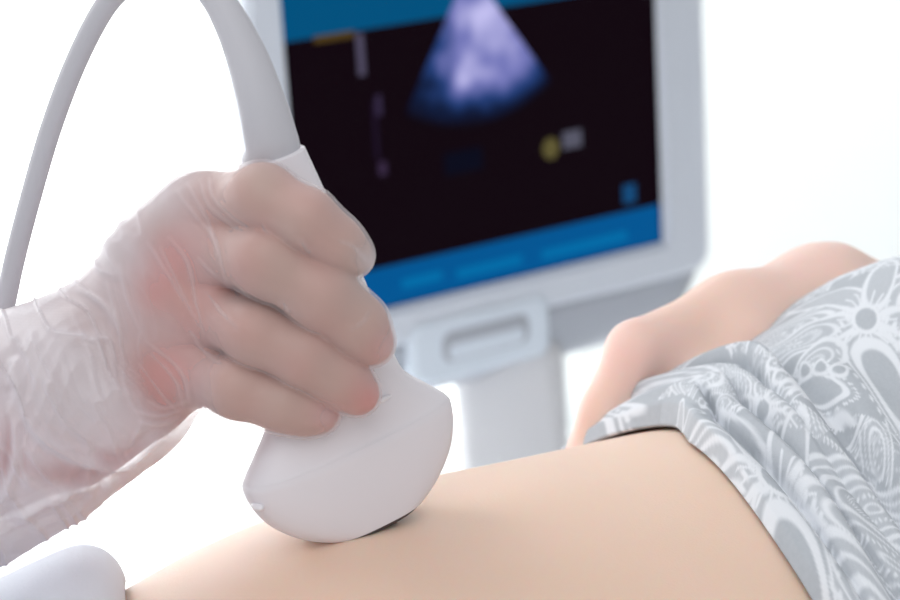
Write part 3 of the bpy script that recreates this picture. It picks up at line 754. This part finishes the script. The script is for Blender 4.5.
cling = np.clip(.75*gsp(172, 250, 44, 22, 62)+.6*gsp(152, 294, 30, 20, 60)+.95*gsp(160, 380, 48, 34, 75)+.6*gsp(190, 310, 50, 22, 60)+.85*gsp(118, 462, 40, 17, -22)+.7*gsp(58, 474, 40, 12, 15)+.75*gsp(3, 448, 16, 38, 0)+.12*vnoise(Vg*70, 77), 0, .85)
milky += .38*gsp(368, 262, 11, 15, -30)+.2*gsp(326, 416, 12, 12, 0)+.18*gsp(388, 352, 12, 18, 0)
milky += .52*np.clip((222-gx_)/55, 0, 1)*(1-cling)+.06*vnoise(Vg*45, 61)*np.clip((222-gx_)/55, 0, 1)
Vg = Vg+Ng*(disp*np.where(front > 0, front, .4))[:, None]
keep = (gx_[Qg].min(1) > -118)
Qg = Qg[keep]; used = np.unique(Qg); remap = np.full(len(Vg), -1); remap[used] = np.arange(len(used))
gm = quadmesh(Vg[used], remap[Qg]); attr(gm, 'milky', np.clip(milky[used], 0, .74))
glove = link('glove', gm, m_glove, sono); glove['label'] = 'translucent white disposable glove'

# coat sleeve over the forearm, past the left edge of the picture
m_coat = mat('white_coat', (.84, .85, .87), .85, .15, bump=.25, bscale=500)
sp_ = catmull([H(-118, 462, 12), H(-180, 486, 8), H(-420, 545, -20), H(-760, 600, -70), H(-1100, 640, -120)], 16)
n_ = len(sp_); sr = np.interp(np.arange(n_)/(n_-1), [0, .03, .2, .6, 1], [.034, .037, .040, .048, .060])+.0012*np.sin(np.arange(n_)*1.3)
sl_me = tube(sp_, sr, 48); sleeve = link('coat_sleeve', sl_me, m_coat, sono); sleeve['label'] = 'white coat sleeve'

# ------------------------------------------------------------------ COUCH, TOWEL
couch = empty('exam_couch', (.1, 0, 0)); thing(couch, 'white exam couch under the person lying on their back', 'couch')
def cpart(name, me, m):
    me.transform(Matrix.Translation((-.1, 0, 0))); return link(name, me, m, couch)
cpart('mattress', box(-1.0, 1.0, -.29, .36, .66, ZB-.002, .025, 4), m_couch)
cpart('couch_base', box(-.8, .8, -.2, .27, .0, .662, .03, 3), m_col)
tx = np.concatenate([[-.0500], -.0500-.022*(1-np.cos(np.linspace(.12, pi/2, 12))), np.linspace(-.078, -.32, 40)])
tof = np.concatenate([[.002], .002+.023*np.sin(np.linspace(.12, pi/2, 12)), np.linspace(.0253, .022, 40)])
tth = np.linspace(-1.5, 1.5, 120); V = []
for x, o_ in zip(tx, tof):
    lump = (.003*np.sin(tth*9+x*60)+.003*np.sin(tth*4-x*35))*min(1, o_/.03)
    y_ = wb(x)*np.sin(tth); xx_ = x+.50*np.clip(y_-.07, -.13, .02)+.003*np.sin(tth*7)
    w_ = np.array([wb(q) for q in xx_])+.004+o_*.6; t_2 = top_body(xx_)+o_
    pts = sec_pt(xx_, tth, w_, t_2, ZB)
    pts[:, 2] += lump*np.cos(tth); V.append(pts)
V = np.array(V); nr2, nc2 = V.shape[:2]; ii = np.arange(nr2*nc2).reshape(nr2, nc2)
Qt = np.stack([ii[:-1, :-1], ii[:-1, 1:], ii[1:, 1:], ii[1:, :-1]], -1).reshape(-1, 4)
towel = link('towel', quadmesh(V.reshape(-1, 3), Qt), m_towel)
so = towel.modifiers.new('solid', 'SOLIDIFY'); so.thickness = .002; so.offset = -1
thing(towel, 'folded white towel laid over the hips at the lower left, below the gloved wrist', 'towel')

# ------------------------------------------------------------------ LIGHT
w = bpy.data.worlds.new('world'); scene.world = w; w.use_nodes = True
bg = w.node_tree.nodes['Background']; bg.inputs[0].default_value = (.97, .985, 1, 1); bg.inputs[1].default_value = .50
def area(name, loc, target, sx, sy, power, col=(1, 1, 1)):
    l = bpy.data.lights.new(name, 'AREA'); l.shape = 'RECTANGLE'; l.size = sx; l.size_y = sy; l.energy = power; l.color = col
    o = bpy.data.objects.new(name, l); C.objects.link(o); o.location = loc
    o.rotation_euler = (Vector(target)-Vector(loc)).to_track_quat('-Z', 'Y').to_euler(); return o
area('front_fill', (-.9, -1.5, 2.5), (.05, 0, .95), 1.5, 1.5, 15)  # added fill behind the camera to lift the front faces
area('top_back_fill', (-.5, .9, 2.6), (0, 0, .95), 1.2, 1.0, 10)  # unseen area light added for brightness from above and behind
area('window_light', (-1.3, 2.2, 1.5), (0, 0, 1.0), 1.8, 1.6, 7)
area('wall_fill', (2.6, 1.2, 2.7), (2.4, 2.5, 1.0), 1.6, .8, 15).data.spread = radians(100)  # unseen area light added to brighten the right-hand wall
area('floor_fill', (-.2, 1.7, 2.75), (-.2, 1.8, 0), 1.6, 1.0, 40).data.spread = radians(70)  # unseen area light added to whiten the far floor
scene.view_settings.view_transform = 'Standard'; scene.view_settings.look = 'None'
scene.view_settings.exposure = 0.12; scene.view_settings.gamma = 1
scene.view_settings.use_curve_mapping = False
